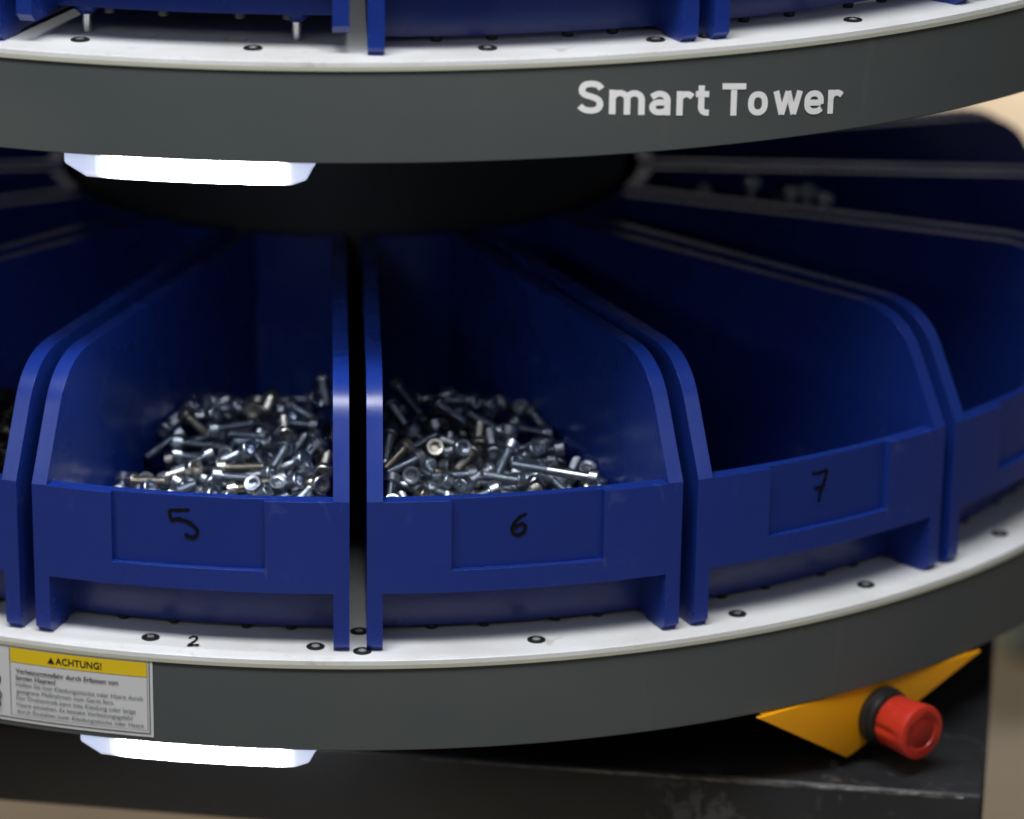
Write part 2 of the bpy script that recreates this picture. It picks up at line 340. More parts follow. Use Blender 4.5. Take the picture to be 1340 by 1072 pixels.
# lettering on the upper band (runs slightly downhill to the right)
bm = bmesh.new()
def put_band(x, y):
    th = rad(13.16)+x; k = x/rad(17.44)
    return cyl(th, .5816-H+k*(.5545-.5816)+y, 1.0004)
HS = .094
def arcp(cx, cy, rx, ry, a0, a1, n=14, sq=1.0):
    out = []
    for i in range(n+1):
        t = rad(a0+(a1-a0)*i/n); c, s_ = math.cos(t), math.sin(t)
        out.append((cx+rx*math.copysign(abs(c)**sq, c), cy+ry*math.copysign(abs(s_)**sq, s_)))
    return out
GL_ = {
 'S': [catmull([(.665, .765), (.58, .865), (.46, .903), (.34, .905), (.20, .87), (.122, .76), (.13, .64), (.22, .565), (.36, .525), (.50, .475), (.60, .40), (.628, .28), (.575, .16), (.46, .105), (.33, .094), (.18, .125), (.055, .225)], 4)],
 'm': [[(.094, 0), (.094, .75)], [(.094, .42)]+arcp(.305, .46, .211, .197, 180, 0)+[(.516, 0)], [(.516, .42)]+arcp(.727, .46, .211, .197, 180, 0)+[(.938, 0)]],
 'a': [[(.53, 0)]+arcp(.305, .46, .225, .197, 0, 115)+[(.065, .555)], [(.53, .395)]+[(.30, .395)]+arcp(.27, .245, .178, .150, 95, 270, 14)+[(.36, .095), (.47, .13), (.53, .20)]],
 'r': [[(.094, 0), (.094, .75)], [(.094, .42)]+arcp(.30, .46, .206, .197, 180, 62)+[(.475, .575)]],
 't': [[(.17, .93), (.17, .26)]+arcp(.33, .254, .16, .16, 180, 270, 8)+[(.41, .094)], [(0, .665), (.40, .665)]],
 'T': [[(0, .907), (.735, .907)], [(.3675, .82), (.3675, 0)]],
 'o': [arcp(.315, .375, .221, .281, 0, 360, 32, .86)],
 'w': [[(.085, .75), (.285, .02)], [(.272, .02), (.475, .74)], [(.475, .74), (.678, .02)], [(.665, .02), (.865, .75)]],
 'e': [[(.12, .365), (.56, .365)], [(.556, .32)]+arcp(.325, .42, .231, .237, 0, 180, 16, .9)+arcp(.325, .32, .231, .227, 180, 275, 10, .9)+[(.46, .105), (.575, .185)]]}
lays = 0
for ch, ox in zip('SmartTower', (0, .887, 2.047, 2.847, 3.42, 4.22, 5.033, 5.833, 6.853, 7.653)):
    for st in GL_[ch]:
        lays += 1; n = len(st); Lr = []
        for i, (x, y) in enumerate(st):
            x0, y0 = st[max(0, i-1)]; x1, y1 = st[min(n-1, i+1)]
            if ch == 'o' and i in (0, n-1): x0, y0 = st[n-2]; x1, y1 = st[1]
            d = math.hypot(x1-x0, y1-y0); nx, ny = -(y1-y0)/d*HS, (x1-x0)/d*HS
            q = []
            for sg in (1, -1):
                u_, v_ = ox+x+sg*nx, y+sg*ny; p_ = put_band(u_/8.16*rad(17.4), v_*.0335); r_ = 1+(lays % 4)*.00012
                q.append(bm.verts.new((p_.x*r_, p_.y*r_, p_.z)))
            Lr.append(q)
        for i in range(n-1): bm.faces.new((Lr[i][0], Lr[i][1], Lr[i+1][1], Lr[i+1][0]))
obj('lettering', bm, M['wprint'], up, sm=0)

# warning label on the lower band
def put_st(R):
    return lambda x, z: cyl(x, z, R)
T0, T1 = rad(-27.5), rad(-12.14)
bm = bmesh.new(); ring_sheet(bm, T0, T1, -.0975, -.0125+.0095, 1.0010, 60); lab = obj('warning_label', bm, M['paper'], lo, sm=30)
lab['label'] = 'white warning label with yellow heading and German text'
bm = bmesh.new()
zt_, zb_ = -.0070, -.0935; e = .0006
for a0, a1, b0, b1 in ((T0+.004, T1-.0042, zt_-e, zt_+e), (T0+.004, T1-.0042, zb_-e, zb_+e), (T1-.0042, T1-.0042+2*e, zb_-e, zt_+e), (T0+.004-2*e, T0+.004, zb_-e, zt_+e)):
    ring_sheet(bm, a0, a1, b0, b1, 1.0014, 40 if a1-a0 > .1 else 1)
for a0, a1, b0, b1 in ((rad(-21.44), T1-.0062, -.0900, -.0897), (T1-.0062, T1-.0057, -.0900, -.0115), (rad(-21.47), rad(-21.43), -.0900, -.0122)):
    ring_sheet(bm, a0, a1, b0, b1, 1.0016, 30 if a1-a0 > .1 else 1)
obj('label_frame', bm, M['gprint'], lab, sm=0)
bm = bmesh.new(); ring_sheet(bm, rad(-21.41), rad(-12.50), -.0283, -.0120, 1.0015, 40); obj('heading_strip', bm, M['yprint'], lab, sm=0)
bm = bmesh.new()
def line(s, d0, wdeg, zc_, hgt, bold):
    vf = text_mesh(s, width=rad(wdeg), height=hgt, bold=bold)
    add_text(bm, vf, lambda x, y: cyl(rad(d0)+x, zc_-hgt/2+y, 1.0021))
line('ACHTUNG!', -18.36, 3.0, -.0205, .0076, .012)
p = [(-18.9, -.0243), (-18.42, -.0243), (-18.66, -.0172)]
bm.faces.new([bm.verts.new(cyl(rad(a_), b_, 1.0021)) for a_, b_ in p])
line('Verletzungsgefahr durch Erfassen von', -21.05, 6.72, -.0375, .0052, .010)
line('langen Haaren!', -21.05, 2.65, -.0453, .0052, .010)
obj('bold_print', bm, M['kprint'], lab, sm=0)
bm = bmesh.new()
for k, (s, wd) in enumerate((('Halten Sie lose Kleidungsst\u00fccke oder Haare durch', 8.27), ('geeignete Ma\u00dfnahmen vom Ger\u00e4t fern.', 6.45), ('Der Drehantrieb kann lose Kleidung oder lange', 7.8), ('Haare einziehen. Es besteht Verletzungsgefahr', 7.65), ('durch Einziehen loser Kleidungsst\u00fccke oder Haare', 8.3))):
    line(s, -21.05, wd, -.0531-.0078*k, .0048, 0)
obj('small_print', bm, M['gprint'], lab, sm=0)
bm = bmesh.new()                                       # pictogram: head with long hair, mostly off to the left
cx_ = rad(-22.75)
bm.faces.new([bm.verts.new(cyl(cx_+.0115*math.cos(t), -.0505+.0105*math.sin(t), 1.0018)) for t in [i*2*math.pi/24 for i in range(24)]])
for off in (.0, .0075):
    ribbon(bm, catmull([(cx_+off, -.062), (cx_+off+.004, -.068), (cx_+off+.002, -.074), (cx_+off+.0035, -.080), (cx_+off-.004, -.086)]), .0016, .0019, lambda x, y, h: cyl(x, y, 1+h))
obj('pictogram', bm, M['kprint'], lab, sm=0)
# handwritten 2 on the lower deck
bm = bmesh.new()
two = catmull([(-.0045, .0075), (-.001, .0105), (.0035, .0085), (.0025, .003), (-.003, -.004), (-.0052, -.0075), (.0, -.0068), (.0058, -.0072)])
th = rad(-10.03)
def put_deck(x, y, h):
    c = cyl(th, 0, .9642); return Vector((c.x+x*math.cos(th)-(-y)*math.sin(th)*-1*0+0*y, c.y+y*1.55, h)) + Vector((0, 0, 0))
ribbon(bm, two, .0026, .0006, put_deck); obj('handwritten_two', bm, M['ink'], lo, sm=0)

# ------------------------------------------------------------------ bins
A = math.pi/17; HG = .00906; T = .0170; R0 = .67; PH = .007932
def P(r, s, o): return (s*(r*math.sin(A)-o*math.cos(A)), -(r*math.cos(A)+o*math.sin(A)))
def arc_pt(R, t): return (R*math.sin(t), -R*math.cos(t))
def side_solid(s):
    prof = [(RH, .004), (RB-.050, .004), (RB-.042, .0), (RB-.008, .0), (RB+.004, .012), (RB+.004, Z1-.0078)]
    # slanted front edge, rounded into the level rim
    d1 = Vector((R2-RB, Z2-Z1)).normalized(); c0 = Vector((R2, Z2)); a0 = c0-d1*.050; b0 = c0+Vector((-.060, 0))
    for i in range(9):
        t = i/8; prof.append(tuple((1-t)**2*a0+2*t*(1-t)*c0+t*t*b0))
    prof += [(RH, Z2)]
    bm = bmesh.new()
    poly_prism(bm, [(*P(r, s, HG), z) for r, z in prof], [(*P(r, s, HG+T), z) for r, z in prof])
    return bm
def arc_block(Ro, Ri, z0, z1, half, n=20, half_in=None):
    bm = bmesh.new(); rows = []
    for i in range(n+1):
        t = -half+2*half*i/n; ti = t if half_in is None else -half_in+2*half_in*i/n
        rows.append([bm.verts.new((*arc_pt(Ro, t), z0)), bm.verts.new((*arc_pt(Ro, t), z1)), bm.verts.new((*arc_pt(Ri, ti), z1)), bm.verts.new((*arc_pt(Ri, ti), z0))])
    for a_, b_ in zip(rows, rows[1:]):
        for k in range(4): bm.faces.new((a_[k], a_[(k+1) % 4], b_[(k+1) % 4], b_[k]))
    bm.faces.new(rows[0]); bm.faces.new(rows[-1][::-1]); return bm
def half_ang(R, o): return A-math.asin(o/R)
ZL = .066; REC = .0080; LA = .48*half_ang(RB, HG); ZR = .0905
def solid(name, bm):
    return obj(name, bm, M['blue'], sm=0)
def make_body():
    hw = half_ang(RB, HG+T*.5)
    base = solid('bin_body', side_solid(1))
    parts = [side_solid(-1), arc_block(RB+.002, RB-.0185, ZL, Z1, hw)]
    Rf = RB-.062
    parts.append(arc_block(Rf, Rf-.012, .006, ZL+.02, half_ang(Rf, HG+T*.5)))
    parts.append(arc_block(RB-.010, Rf-.006, ZL+.0005, ZL+.012, half_ang(Rf, HG+T*.5), half_in=half_ang(Rf, HG+T*.5)))
    parts.append(arc_block(RH+.018, RH, .004, Z2-.0008, half_ang(RH, HG+T*.5)))
    fb = bmesh.new(); q = [(*P(RH+.01, -1, HG+T*.5), 0), (*P(RH+.01, 1, HG+T*.5), 0), (*P(RB-.080, 1, HG+T*.5), 0), (*P(RB-.080, -1, HG+T*.5), 0)]
    poly_prism(fb, [(a_, b_, .007) for a_, b_, _ in q], [(a_, b_, .016) for a_, b_, _ in q]); parts.append(fb)
    for p in parts:
        c = solid('cut', p); md = base.modifiers.new('u', 'BOOLEAN'); md.operation = 'UNION'; md.solver = 'EXACT'; md.object = c; bake(base)
        bpy.data.objects.remove(c)
    c = solid('cut', arc_block(RB, .25, -.02, .5, A*1.05, 40)); md = base.modifiers.new('u', 'BOOLEAN'); md.operation = 'INTERSECT'; md.solver = 'EXACT'; md.object = c; bake(base)
    bpy.data.objects.remove(c)
    c = solid('cut', arc_block(RB+.02, RB-REC, ZR, Z1+.02, LA)); md = base.modifiers.new('u', 'BOOLEAN'); md.operation = 'DIFFERENCE'; md.solver = 'EXACT'; md.object = c; bake(base)
    bpy.data.objects.remove(c)
    me_ = base.data; b_ = bmesh.new(); b_.from_mesh(me_); bmesh.ops.remove_doubles(b_, verts=b_.verts, dist=.00008); bmesh.ops.dissolve_limit(b_, angle_limit=rad(1.0), verts=b_.verts, edges=b_.edges); b_.to_mesh(me_); b_.free()
    smooth(me_, 14)
    bevel(base, .0013, 2, 18); base.modifiers['bevel'].harden_normals = True
    dg = bpy.context.evaluated_depsgraph_get(); dg.update(); me = bpy.data.meshes.new_from_object(base.evaluated_get(dg)); base.modifiers.clear(); base.data = me
    base.data.materials.clear(); base.data.materials.append(M['blue'])
    for v_ in base.data.vertices: v_.co.y += R0*S
    return base
body = make_body()
bm = arc_block(RB-REC+.0004, RB-REC-.002, ZR+.0008, Z1-.0012, LA-.0012); 
for v_ in bm.verts: v_.co.y += R0
field = obj('label_field', bm, M['label'])
feet = []
for k in (-.62, -.22, .34, .68):
    t = k*half_ang(RB-.06, HG+T); bm = bmesh.new()
    add_lathe(bm, [(.0055, .0003), (.0060, .002), (.0060, .0062)], 14, Matrix.Translation((*arc_pt(RB-.0690, t), 0)))
    for v_ in bm.verts: v_.co.y += R0
    f_ = obj('rubber_foot', bm, M['rubber']); feet.append(f_); C.objects.unlink(f_)
C.objects.unlink(body); C.objects.unlink(field)
DIG = {
 '5': ([(.0059, .0148), (-.002, .0142), (-.0136, .0134), (-.0144, .0128), (-.0132, .0060), (-.0115, .0030), (-.004, .0045), (.0075, .0010), (.0157, -.0069), (.0141, -.0130), (.0092, -.0148), (.0033, -.0128)], 0),
 '6': ([(.0070, .0118), (.0022, .0095), (-.0035, .0045), (-.0070, -.0017), (-.0060, -.0077), (-.0007, -.0105), (.0056, -.0077), (.0073, -.0017), (.0035, .0017), (-.0042, -.0015)], 0),
 '7': ([(-.0085, .0130), (-.002, .0125), (.0060, .0135), (.0080, .0130), (.0060, .0060), (.0015, -.003), (-.0005, -.0120)], 1)}
def make_bin(n, z, label, group, digit=None, lift=0, hasdigit=None):
    th = PH+(n+.5)*2*A
    loc = cyl(th, z+lift, R0); t = empty('storage_bin', loc, th)
    tag(t, label, 'bin', group)
    for src in (body, field, *feet):
        c = src.copy(); C.objects.link(c); c.parent = t
        if src is field: fo = c
    if digit:
        pts, bar = DIG[digit]; bm = bmesh.new()
        def put(x, y, h):
            tt = x/RB+doff; p_ = arc_pt(RB-REC+.0004+h, tt); return (p_[0], p_[1]+R0, .1315+dz+y)
        _kx, _ky = {'5': (1, 1), '6': (1, 1), '7': (1.12, 1.30)}[digit]; pts = [(a_*_kx, b_*_ky) for a_, b_ in pts]
        doff, dz = {'5': (-.006, .006), '6': (-.010, .0035), '7': (-.012, .002)}[digit]
        ribbon(bm, catmull(pts, 5), .0038, .0004, put)
        if bar: ribbon(bm, catmull([(-.0065, -.0005), (.0, .0005), (.0055, .001)], 4), .0034, .0014, put)
        obj('handwritten_number', bm, M['ink'], fo, sm=0)
    return t, th
GL, GU = 'blue bins around the lower ring', 'blue bins around the upper ring'
lower = {
 -6: 'blue bin sixth to the left of bin 6 on the lower ring, far round',
 -5: 'blue bin far back on the left of the lower ring beside the black drum',
 -4: 'blue bin at the back left of the lower ring near the drum',
 -3: 'empty blue bin on the lower ring left of the bin with the dark heap',
 -2: 'blue bin holding a dark shadowed heap, left of the bin marked five',
 -1: 'blue bin with a handwritten five, full of silver bolts on the lower ring',
 0: 'blue bin with a handwritten six, full of silver bolts on the lower ring',
 1: 'empty blue bin with a handwritten seven on the lower ring',
 2: 'empty blue bin cut by the right edge, beside the bin marked seven',
 3: 'blue bin at the right with a few bolts standing up behind its rim',
 4: 'blue bin at the back right, just in front of the rearmost one',
 5: 'rearmost blue bin visible on the right under the upper ring',
 6: 'blue bin hidden behind the drum, next after the rearmost one visible on the right',
 7: 'blue bin directly behind the drum, second after the rearmost visible one',
 8: 'blue bin directly behind the drum, third after the rearmost visible one',
 9: 'blue bin behind the drum, fourth after the rearmost visible one',
 10: 'blue bin behind the drum at the left, last before the circle closes'}
binroot = {}
for n, lb in lower.items():
    binroot[n] = make_bin(n, .0002, lb, GL, {-1: '5', 0: '6', 1: '7'}.get(n))
upper = {
 -3: 'dark blue bin far left on the upper ring, left of its neighbour at the corner',
 -2: 'blue bin cut off at the top left corner on the upper ring',
 -1: 'blue bin raised on two steel pins at the left of the upper ring',
 0: 'blue bin in the middle of the upper ring, right of the raised bin',
 1: 'blue bin above the word Tower on the upper ring',
 2: 'blue bin at the top right corner of the upper ring',
 3: 'blue bin beyond the top right corner of the upper ring'}
for n, lb in upper.items():
    t, th = make_bin(n, H+.0002, lb, GU, lift=.0225 if n == -1 else 0)
    if n == -1:
        for d in (-17.45, -3.5):
            c = cyl(rad(d)-th, 0, .903); bm = bmesh.new()
            add_lathe(bm, [(.0125, .0064), (.0125, .0020), (.0075, -.0030)], 20, Matrix.Translation((c.x, c.y+R0, 0))); obj('pin_socket', bm, M['blue'], t)
            bm = bmesh.new(); add_lathe(bm, [(.0052, -.0030), (.0052, -.0222)], 18, Matrix.Translation((c.x, c.y+R0, 0))); obj('steel_pin', bm, M['bright'], t)

# ------------------------------------------------------------------ bolts
def bolt_meshes(L):
    hr, hl, sr = .0098, .0102, .0051
    bm = bmesh.new(); n = 24
    z0 = L/2-.0051; z1 = z0+hl
    rings = []
    for r, z in ((sr*.9, z0), (hr-.0005, z0), (hr, z0+.0006), (hr, z1-.0009), (hr-.0009, z1), (.0064, z1)):
        rings.append([bm.verts.new((r*math.cos(2*math.pi*i/n), r*math.sin(2*math.pi*i/n), z)) for i in range(n)])
    for q in ((.0058, z1-.0004), (.0058, z1-.0060)):
        rg = []
        for i in range(n):
            t = 2*math.pi*i/n; k = math.cos(math.pi/6)/math.cos((t % (math.pi/3))-math.pi/6); rg.append(bm.verts.new((q[0]*k*math.cos(t), q[0]*k*math.sin(t), q[1])))
        rings.append(rg)
    for a_, b_ in zip(rings, rings[1:]):
        for i in range(n): bm.faces.new((a_[i], a_[(i+1) % n], b_[(i+1) % n], b_[i]))
    bm.faces.new(rings[-1]); bm.faces.new(rings[0][::-1])
    head = obj('bolt_head', bm, M['zinc'], sm=35)
    bm = bmesh.new(); prof = [(sr*.72, -L/2-.0051), (sr, -L/2-.0043)]
    z = -L/2-.0037; zth = z0-L*.0 if L < .05 else z0-.045
    while z < zth-.0012:
        prof += [(sr*.86, z+.0003), (sr, z+.0008)]; z += .0011
    prof += [(sr, z0-.0002)]
    add_lathe(bm, prof, 12); shank = obj('bolt_shank', bm, M['zinc'], sm=35)
    for o in (head, shank): C.objects.unlink(o)
    return head, shank
short = bolt_meshes(.041); long_ = bolt_meshes(.085)
def warm(pair):
    out = []
    for o in pair:
        c = o.copy(); c.data = o.data.copy(); c.data.materials.clear(); c.data.materials.append(M['zincy']); out.append(c)
    return tuple(out)
shortw = warm(short)
def place_bolt(root, b, label, group, pair, parts=True):
    t, th = root
    x, u, z, qw, qx, qy, qz = b[:7]
    loc = Matrix.Rotation(th, 4, 'Z') @ Vector((x, -u, z))
    base = Vector((0, 0, t.location.z/S))
    o = empty('bolt', loc+base)
    # the heap was settled in a frame with +y outwards: mirror it into the bin's frame (-y outwards)
    mq = Quaternion((qw, qx, qy, qz)).to_matrix(); F = Matrix(((1, 0, 0), (0, -1, 0), (0, 0, 1)))
    mm = (Matrix.Rotation(th, 3, 'Z') @ (F @ mq @ F)) @ F
    mm = Matrix.Rotation(th, 3, 'Z') @ F @ mq @ Matrix(((1, 0, 0), (0, -1, 0), (0, 0, 1)))
    o.rotation_euler = mm.to_euler()
    tag(o, label, 'bolt', group)
    for s_ in pair:
        c = s_.copy(); C.objects.link(c); c.parent = o
    return o
B5 = [
(0.0127,0.7563,0.1439,0.34,-0.794,0.23,0.448,0),
(-0.0516,0.4713,0.0734,0.571,0.784,0.236,-0.055,0),
(-0.0199,0.9324,0.0974,0.546,-0.156,0.579,-0.586,0),
(0.0177,0.5158,0.1092,0.55,-0.349,0.611,-0.449,0),
(-0.0833,0.8579,0.0938,0.172,0.66,-0.106,-0.723,0),
(-0.002,0.4553,0.0681,0.471,0.357,0.742,-0.316,0),
(0.1084,0.8476,0.1209,0.72,-0.338,-0.605,-0.027,0),
(0.0907,0.9054,0.117,0.739,0.093,0.661,0.092,0),
(-0.0511,0.8934,0.0939,0.616,0.656,-0.133,-0.415,0),
(0.0224,0.7996,0.1304,0.035,0.611,0.354,0.707,0),
(0.0892,0.8217,0.1253,0.765,0.248,0.573,-0.158,0),
(0.0681,0.7041,0.1646,0.523,-0.592,0.356,-0.5,0),
(-0.0318,0.8375,0.1032,0.528,-0.119,-0.776,-0.323,0),
(0.0403,0.4282,0.0529,0.057,0.498,0.639,-0.584,0),
(-0.0553,0.8008,0.1061,0.452,0.534,-0.553,-0.453,0),
(0.0139,0.4927,0.0921,0.478,0.366,-0.752,0.27,0),
(0.1343,0.906,0.123,0.366,0.174,-0.688,0.602,0),
(-0.0531,0.6651,0.1543,0.272,-0.579,-0.109,-0.761,0),
(-0.1223,0.8392,0.0908,0.457,0.333,0.667,-0.486,0),
(0.0749,0.9241,0.1163,0.614,-0.375,0.554,-0.419,0),
(-0.0056,0.8461,0.109,0.53,0.437,0.336,0.644,0),
(0.0166,0.8125,0.124,0.088,-0.579,-0.411,0.699,0),
(0.0308,0.9235,0.111,0.506,-0.718,-0.272,0.393,0),
(0.083,0.7922,0.1328,0.696,-0.365,-0.613,0.076,0),
(-0.0024,0.8202,0.1166,0.023,-0.662,-0.297,0.688,0),
(-0.1069,0.8931,0.0938,0.033,0.283,0.606,0.743,0),
(-0.0286,0.6597,0.1622,0.075,0.505,0.285,0.811,0),
(-0.0636,0.8159,0.0991,0.012,-0.557,-0.032,-0.83,0),
(-0.1285,0.8783,0.0997,0.835,0.516,0.176,-0.073,0),
(0.0176,0.7296,0.1561,0.725,-0.205,0.656,-0.044,0),
(-0.0804,0.8425,0.0908,0.027,0.752,0.11,-0.65,0),
(0.0799,0.8104,0.1279,0.639,-0.169,-0.699,-0.274,0),
(-0.0148,0.9098,0.0999,0.19,0.526,-0.531,-0.637,0),
(0.0706,0.6811,0.1691,0.405,0.634,0.011,-0.659,0),
(0.0385,0.8992,0.115,0.292,-0.758,0.021,0.583,0),
(0.0862,0.7478,0.1486,0.226,0.023,0.524,-0.821,0),
(0.1101,0.778,0.1383,0.805,0.445,-0.302,0.251,0),
(0.0824,0.9401,0.1233,0.69,-0.252,0.443,-0.514,0),
(-0.0688,0.9162,0.0938,0.74,-0.591,-0.314,0.071,0),
(-0.0806,0.8267,0.1091,0.148,0.892,0.011,-0.427,0),
(-0.0702,0.8303,0.0985,0.554,0.279,0.365,0.695,0),
(0.0957,0.8348,0.1229,0.213,-0.499,0.406,-0.735,0),
(0.0109,0.4225,0.0498,0.635,0.304,-0.701,0.113,0),
(-0.0265,0.8289,0.1221,0.798,0.316,-0.466,-0.212,0),
(0.0555,0.7477,0.1487,0.55,-0.783,0.046,0.287,0),
(-0.0446,0.734,0.1443,0.434,0.439,-0.493,-0.613,0),
(0.0636,0.8994,0.1222,0.236,-0.158,0.531,-0.799,0),
(-0.091,0.8926,0.1043,0.589,-0.186,-0.359,-0.7,0),
(0.0226,0.8059,0.1451,0.674,-0.171,-0.709,0.119,0),
(-0.0477,0.5534,0.1354,0.076,-0.338,-0.695,0.63,0),
(-0.0307,0.4088,0.053,0.169,-0.374,0.102,-0.906,0),
(0.0044,0.8861,0.1069,0.598,0.529,-0.532,-0.281,0),
(0.0534,0.4725,0.0788,0.536,0.812,-0.229,-0.021,0),
(-0.1151,0.9346,0.0938,0.468,0.588,-0.319,-0.577,0),
(-0.0611,0.8776,0.1127,0.778,-0.196,-0.591,0.092,0),
(-0.011,0.8607,0.1109,0.726,0.177,-0.643,-0.166,0),
(0.0752,0.8471,0.1403,0.468,0.324,0.419,0.708,0),
(0.0173,0.9274,0.1267,0.806,0.497,-0.321,0.022,0),
(0.0305,0.7613,0.1435,0.509,-0.299,-0.717,-0.37,0),
(0.1068,0.8773,0.1207,0.765,0.557,0.241,0.217,0),
(0.0777,0.602,0.1694,0.311,0.362,0.438,-0.762,0),
(-0.0328,0.462,0.0717,0.263,0.081,0.826,-0.491,0),
(-0.0301,0.425,0.0507,0.776,-0.269,0.549,-0.158,0),
(0.0998,0.8687,0.1348,0.311,-0.21,-0.709,-0.596,0),
(0.0194,0.8666,0.1183,0.601,-0.148,0.619,-0.484,0),
(-0.1106,0.9228,0.1026,0.559,0.76,-0.162,-0.289,0),
(-0.0508,0.7423,0.1311,0.631,-0.02,-0.775,-0.025,0),
(-0.0872,0.7814,0.1144,0.658,-0.419,0.389,0.49,0),
(-0.0615,0.5167,0.0991,0.088,-0.124,0.83,-0.536,0),
(0.0686,0.6534,0.1723,0.568,-0.096,0.599,0.556,0),
(0.0436,0.8372,0.1264,0.741,-0.111,-0.56,0.354,0),
(0.0715,0.8597,0.1331,0.734,-0.127,0.234,0.625,0),
(-0.0825,0.6682,0.1452,0.169,0.072,-0.736,-0.652,0),
(0.029,0.7616,0.1604,0.574,0.22,0.614,0.495,0),
(0.0951,0.6941,0.1774,0.131,-0.099,-0.471,-0.867,0),
(0.0165,0.4177,0.0665,0.459,-0.071,0.356,0.811,0),
(0.0716,0.7457,0.1495,0.035,-0.205,0.764,0.61,0),
(-0.0493,0.8923,0.1129,0.375,-0.636,0.604,-0.301,0),
(-0.0179,0.8478,0.1218,0.809,-0.237,0.537,0.037,0),
(-0.0149,0.9323,0.116,0.228,0.659,-0.388,-0.603,0),
(0.1089,0.8389,0.1431,0.715,-0.609,0.091,-0.332,0),
(-0.0507,0.717,0.1418,0.593,-0.376,-0.706,0.093,0),
(0.0395,0.7851,0.1452,0.92,0.064,-0.348,0.167,0),
(-0.0078,0.4916,0.0928,0.434,0.812,0.062,-0.385,0),
(0.0334,0.8781,0.1193,0.603,0.49,0.465,0.425,0),
(-0.0837,0.6353,0.1448,0.445,0.553,-0.395,0.583,0),
(0.0103,0.8957,0.1201,0.251,0.661,-0.395,-0.587,0),
(0.096,0.9111,0.1325,0.77,-0.094,0.568,-0.275,0),
(0.0719,0.9068,0.1387,0.111,0.597,-0.565,-0.558,0),
(-0.1027,0.8665,0.1104,0.457,0.271,0.363,-0.766,0),
(-0.0986,0.7953,0.1092,0.033,-0.166,-0.723,0.67,0),
(-0.0434,0.8477,0.1266,0.582,-0.569,-0.556,0.17,0),
(0.0509,0.6187,0.1648,0.189,0.485,0.388,0.76,0),
(-0.0514,0.6364,0.1544,0.725,0.498,0.326,0.346,0),
(-0.0832,0.8602,0.1103,0.231,0.16,-0.433,0.856,0),
(0.0546,0.8633,0.1365,0.342,-0.043,-0.38,-0.859,0),
(-0.0082,0.7128,0.1597,0.345,0.439,-0.596,-0.578,0),
(0.0623,0.7945,0.1543,0.841,0.486,0.214,-0.104,0),
(0.0428,0.8541,0.1418,0.567,0.122,-0.765,-0.28,0),
(-0.0851,0.7107,0.134,0.702,0.453,0.197,0.513,0),
(-0.0564,0.4884,0.1051,0.499,-0.289,0.376,0.725,0),
(0.0499,0.891,0.1352,0.757,0.223,0.38,0.483,0),
(0.0114,0.8844,0.1333,0.19,0.394,0.448,0.78,0),
(0.0056,0.4175,0.0818,0.896,0.208,0.39,0.036,0),
(-0.0396,0.7556,0.1364,0.622,0.274,-0.606,-0.414,0),
(-0.0436,0.8038,0.1355,0.447,0.205,0.497,0.715,0),
(0.0326,0.4302,0.0655,0.746,0.555,0.287,-0.231,0),
(-0.023,0.7843,0.1216,0.573,0.276,-0.724,-0.267,0),
(-0.0153,0.8155,0.1321,0.564,-0.152,0.656,0.477,0),
(0.0619,0.5621,0.1447,0.83,-0.518,-0.057,-0.201,0),
(-0.053,0.6899,0.1524,0.349,0.587,0.194,-0.705,0),
(-0.022,0.8719,0.1232,0.802,0.144,-0.548,-0.189,0),
(0.1141,0.94,0.1161,0.736,0.16,0.649,0.105,0),
(0.0637,0.9401,0.1285,0.513,0.189,-0.836,-0.053,0),
(-0.0539,0.5325,0.113,0.05,-0.465,0.631,-0.619,0),
(0.0723,0.7853,0.1443,0.835,-0.119,0.497,0.205,0),
(-0.0304,0.7664,0.1266,0.593,-0.318,-0.709,0.212,0),
(0.0861,0.8328,0.1451,0.899,0.084,0.395,0.168,0),
(-0.1111,0.8175,0.1098,0.733,0.415,0.266,-0.468,0),
(0.0241,0.6588,0.1709,0.7,0.685,0.115,-0.165,0),
(-0.0384,0.7769,0.1376,0.815,0.305,0.475,0.129,0),
(0.013,0.794,0.1542,0.012,0.441,0.232,0.867,0),
(-0.0794,0.8697,0.1293,0.792,-0.047,0.495,0.354,0),
(-0.0515,0.9088,0.11,0.303,-0.576,0.163,-0.742,0),
(-0.0672,0.8016,0.1217,0.383,0.435,-0.666,0.469,0),
(0.0305,0.5273,0.1182,0.146,-0.641,-0.116,0.745,0),
(-0.0147,0.4394,0.081,0.69,0.515,-0.252,0.443,0),
(0.0405,0.8228,0.1423,0.072,0.525,0.279,0.801,0),
(0.1223,0.9245,0.13,0.704,0.084,-0.208,-0.673,0),
(0.1142,0.7958,0.1513,0.649,-0.738,-0.112,-0.151,0),
(-0.0494,0.4491,0.0925,0.043,0.226,-0.623,0.748,0),
(0.0102,0.665,0.1705,0.622,-0.565,0.392,0.375,0),
(-0.033,0.8884,0.1216,0.851,-0.372,-0.132,-0.346,0),
(-0.0772,0.8276,0.1304,0.644,0.322,-0.692,-0.062,0),
(0.0258,0.4638,0.0804,0.533,-0.067,-0.663,0.522,0),
(0.0561,0.7284,0.1676,0.162,-0.013,0.742,0.65,0),
(0.0908,0.7755,0.15,0.107,-0.311,0.101,-0.939,0),
(-0.0395,0.4524,0.0821,0.608,0.76,-0.035,0.226,0),
(-0.0433,0.5908,0.1469,0.651,-0.252,-0.562,-0.444,0),
(0.0424,0.6468,0.1744,0.333,0.009,-0.527,-0.782,0),
(-0.0783,0.925,0.1116,0.533,0.423,0.565,0.467,0),
(0.024,0.8447,0.1468,0.749,-0.178,-0.638,0.016,0),
(0.0229,0.9372,0.139,0.746,0.173,0.634,0.108,1)]
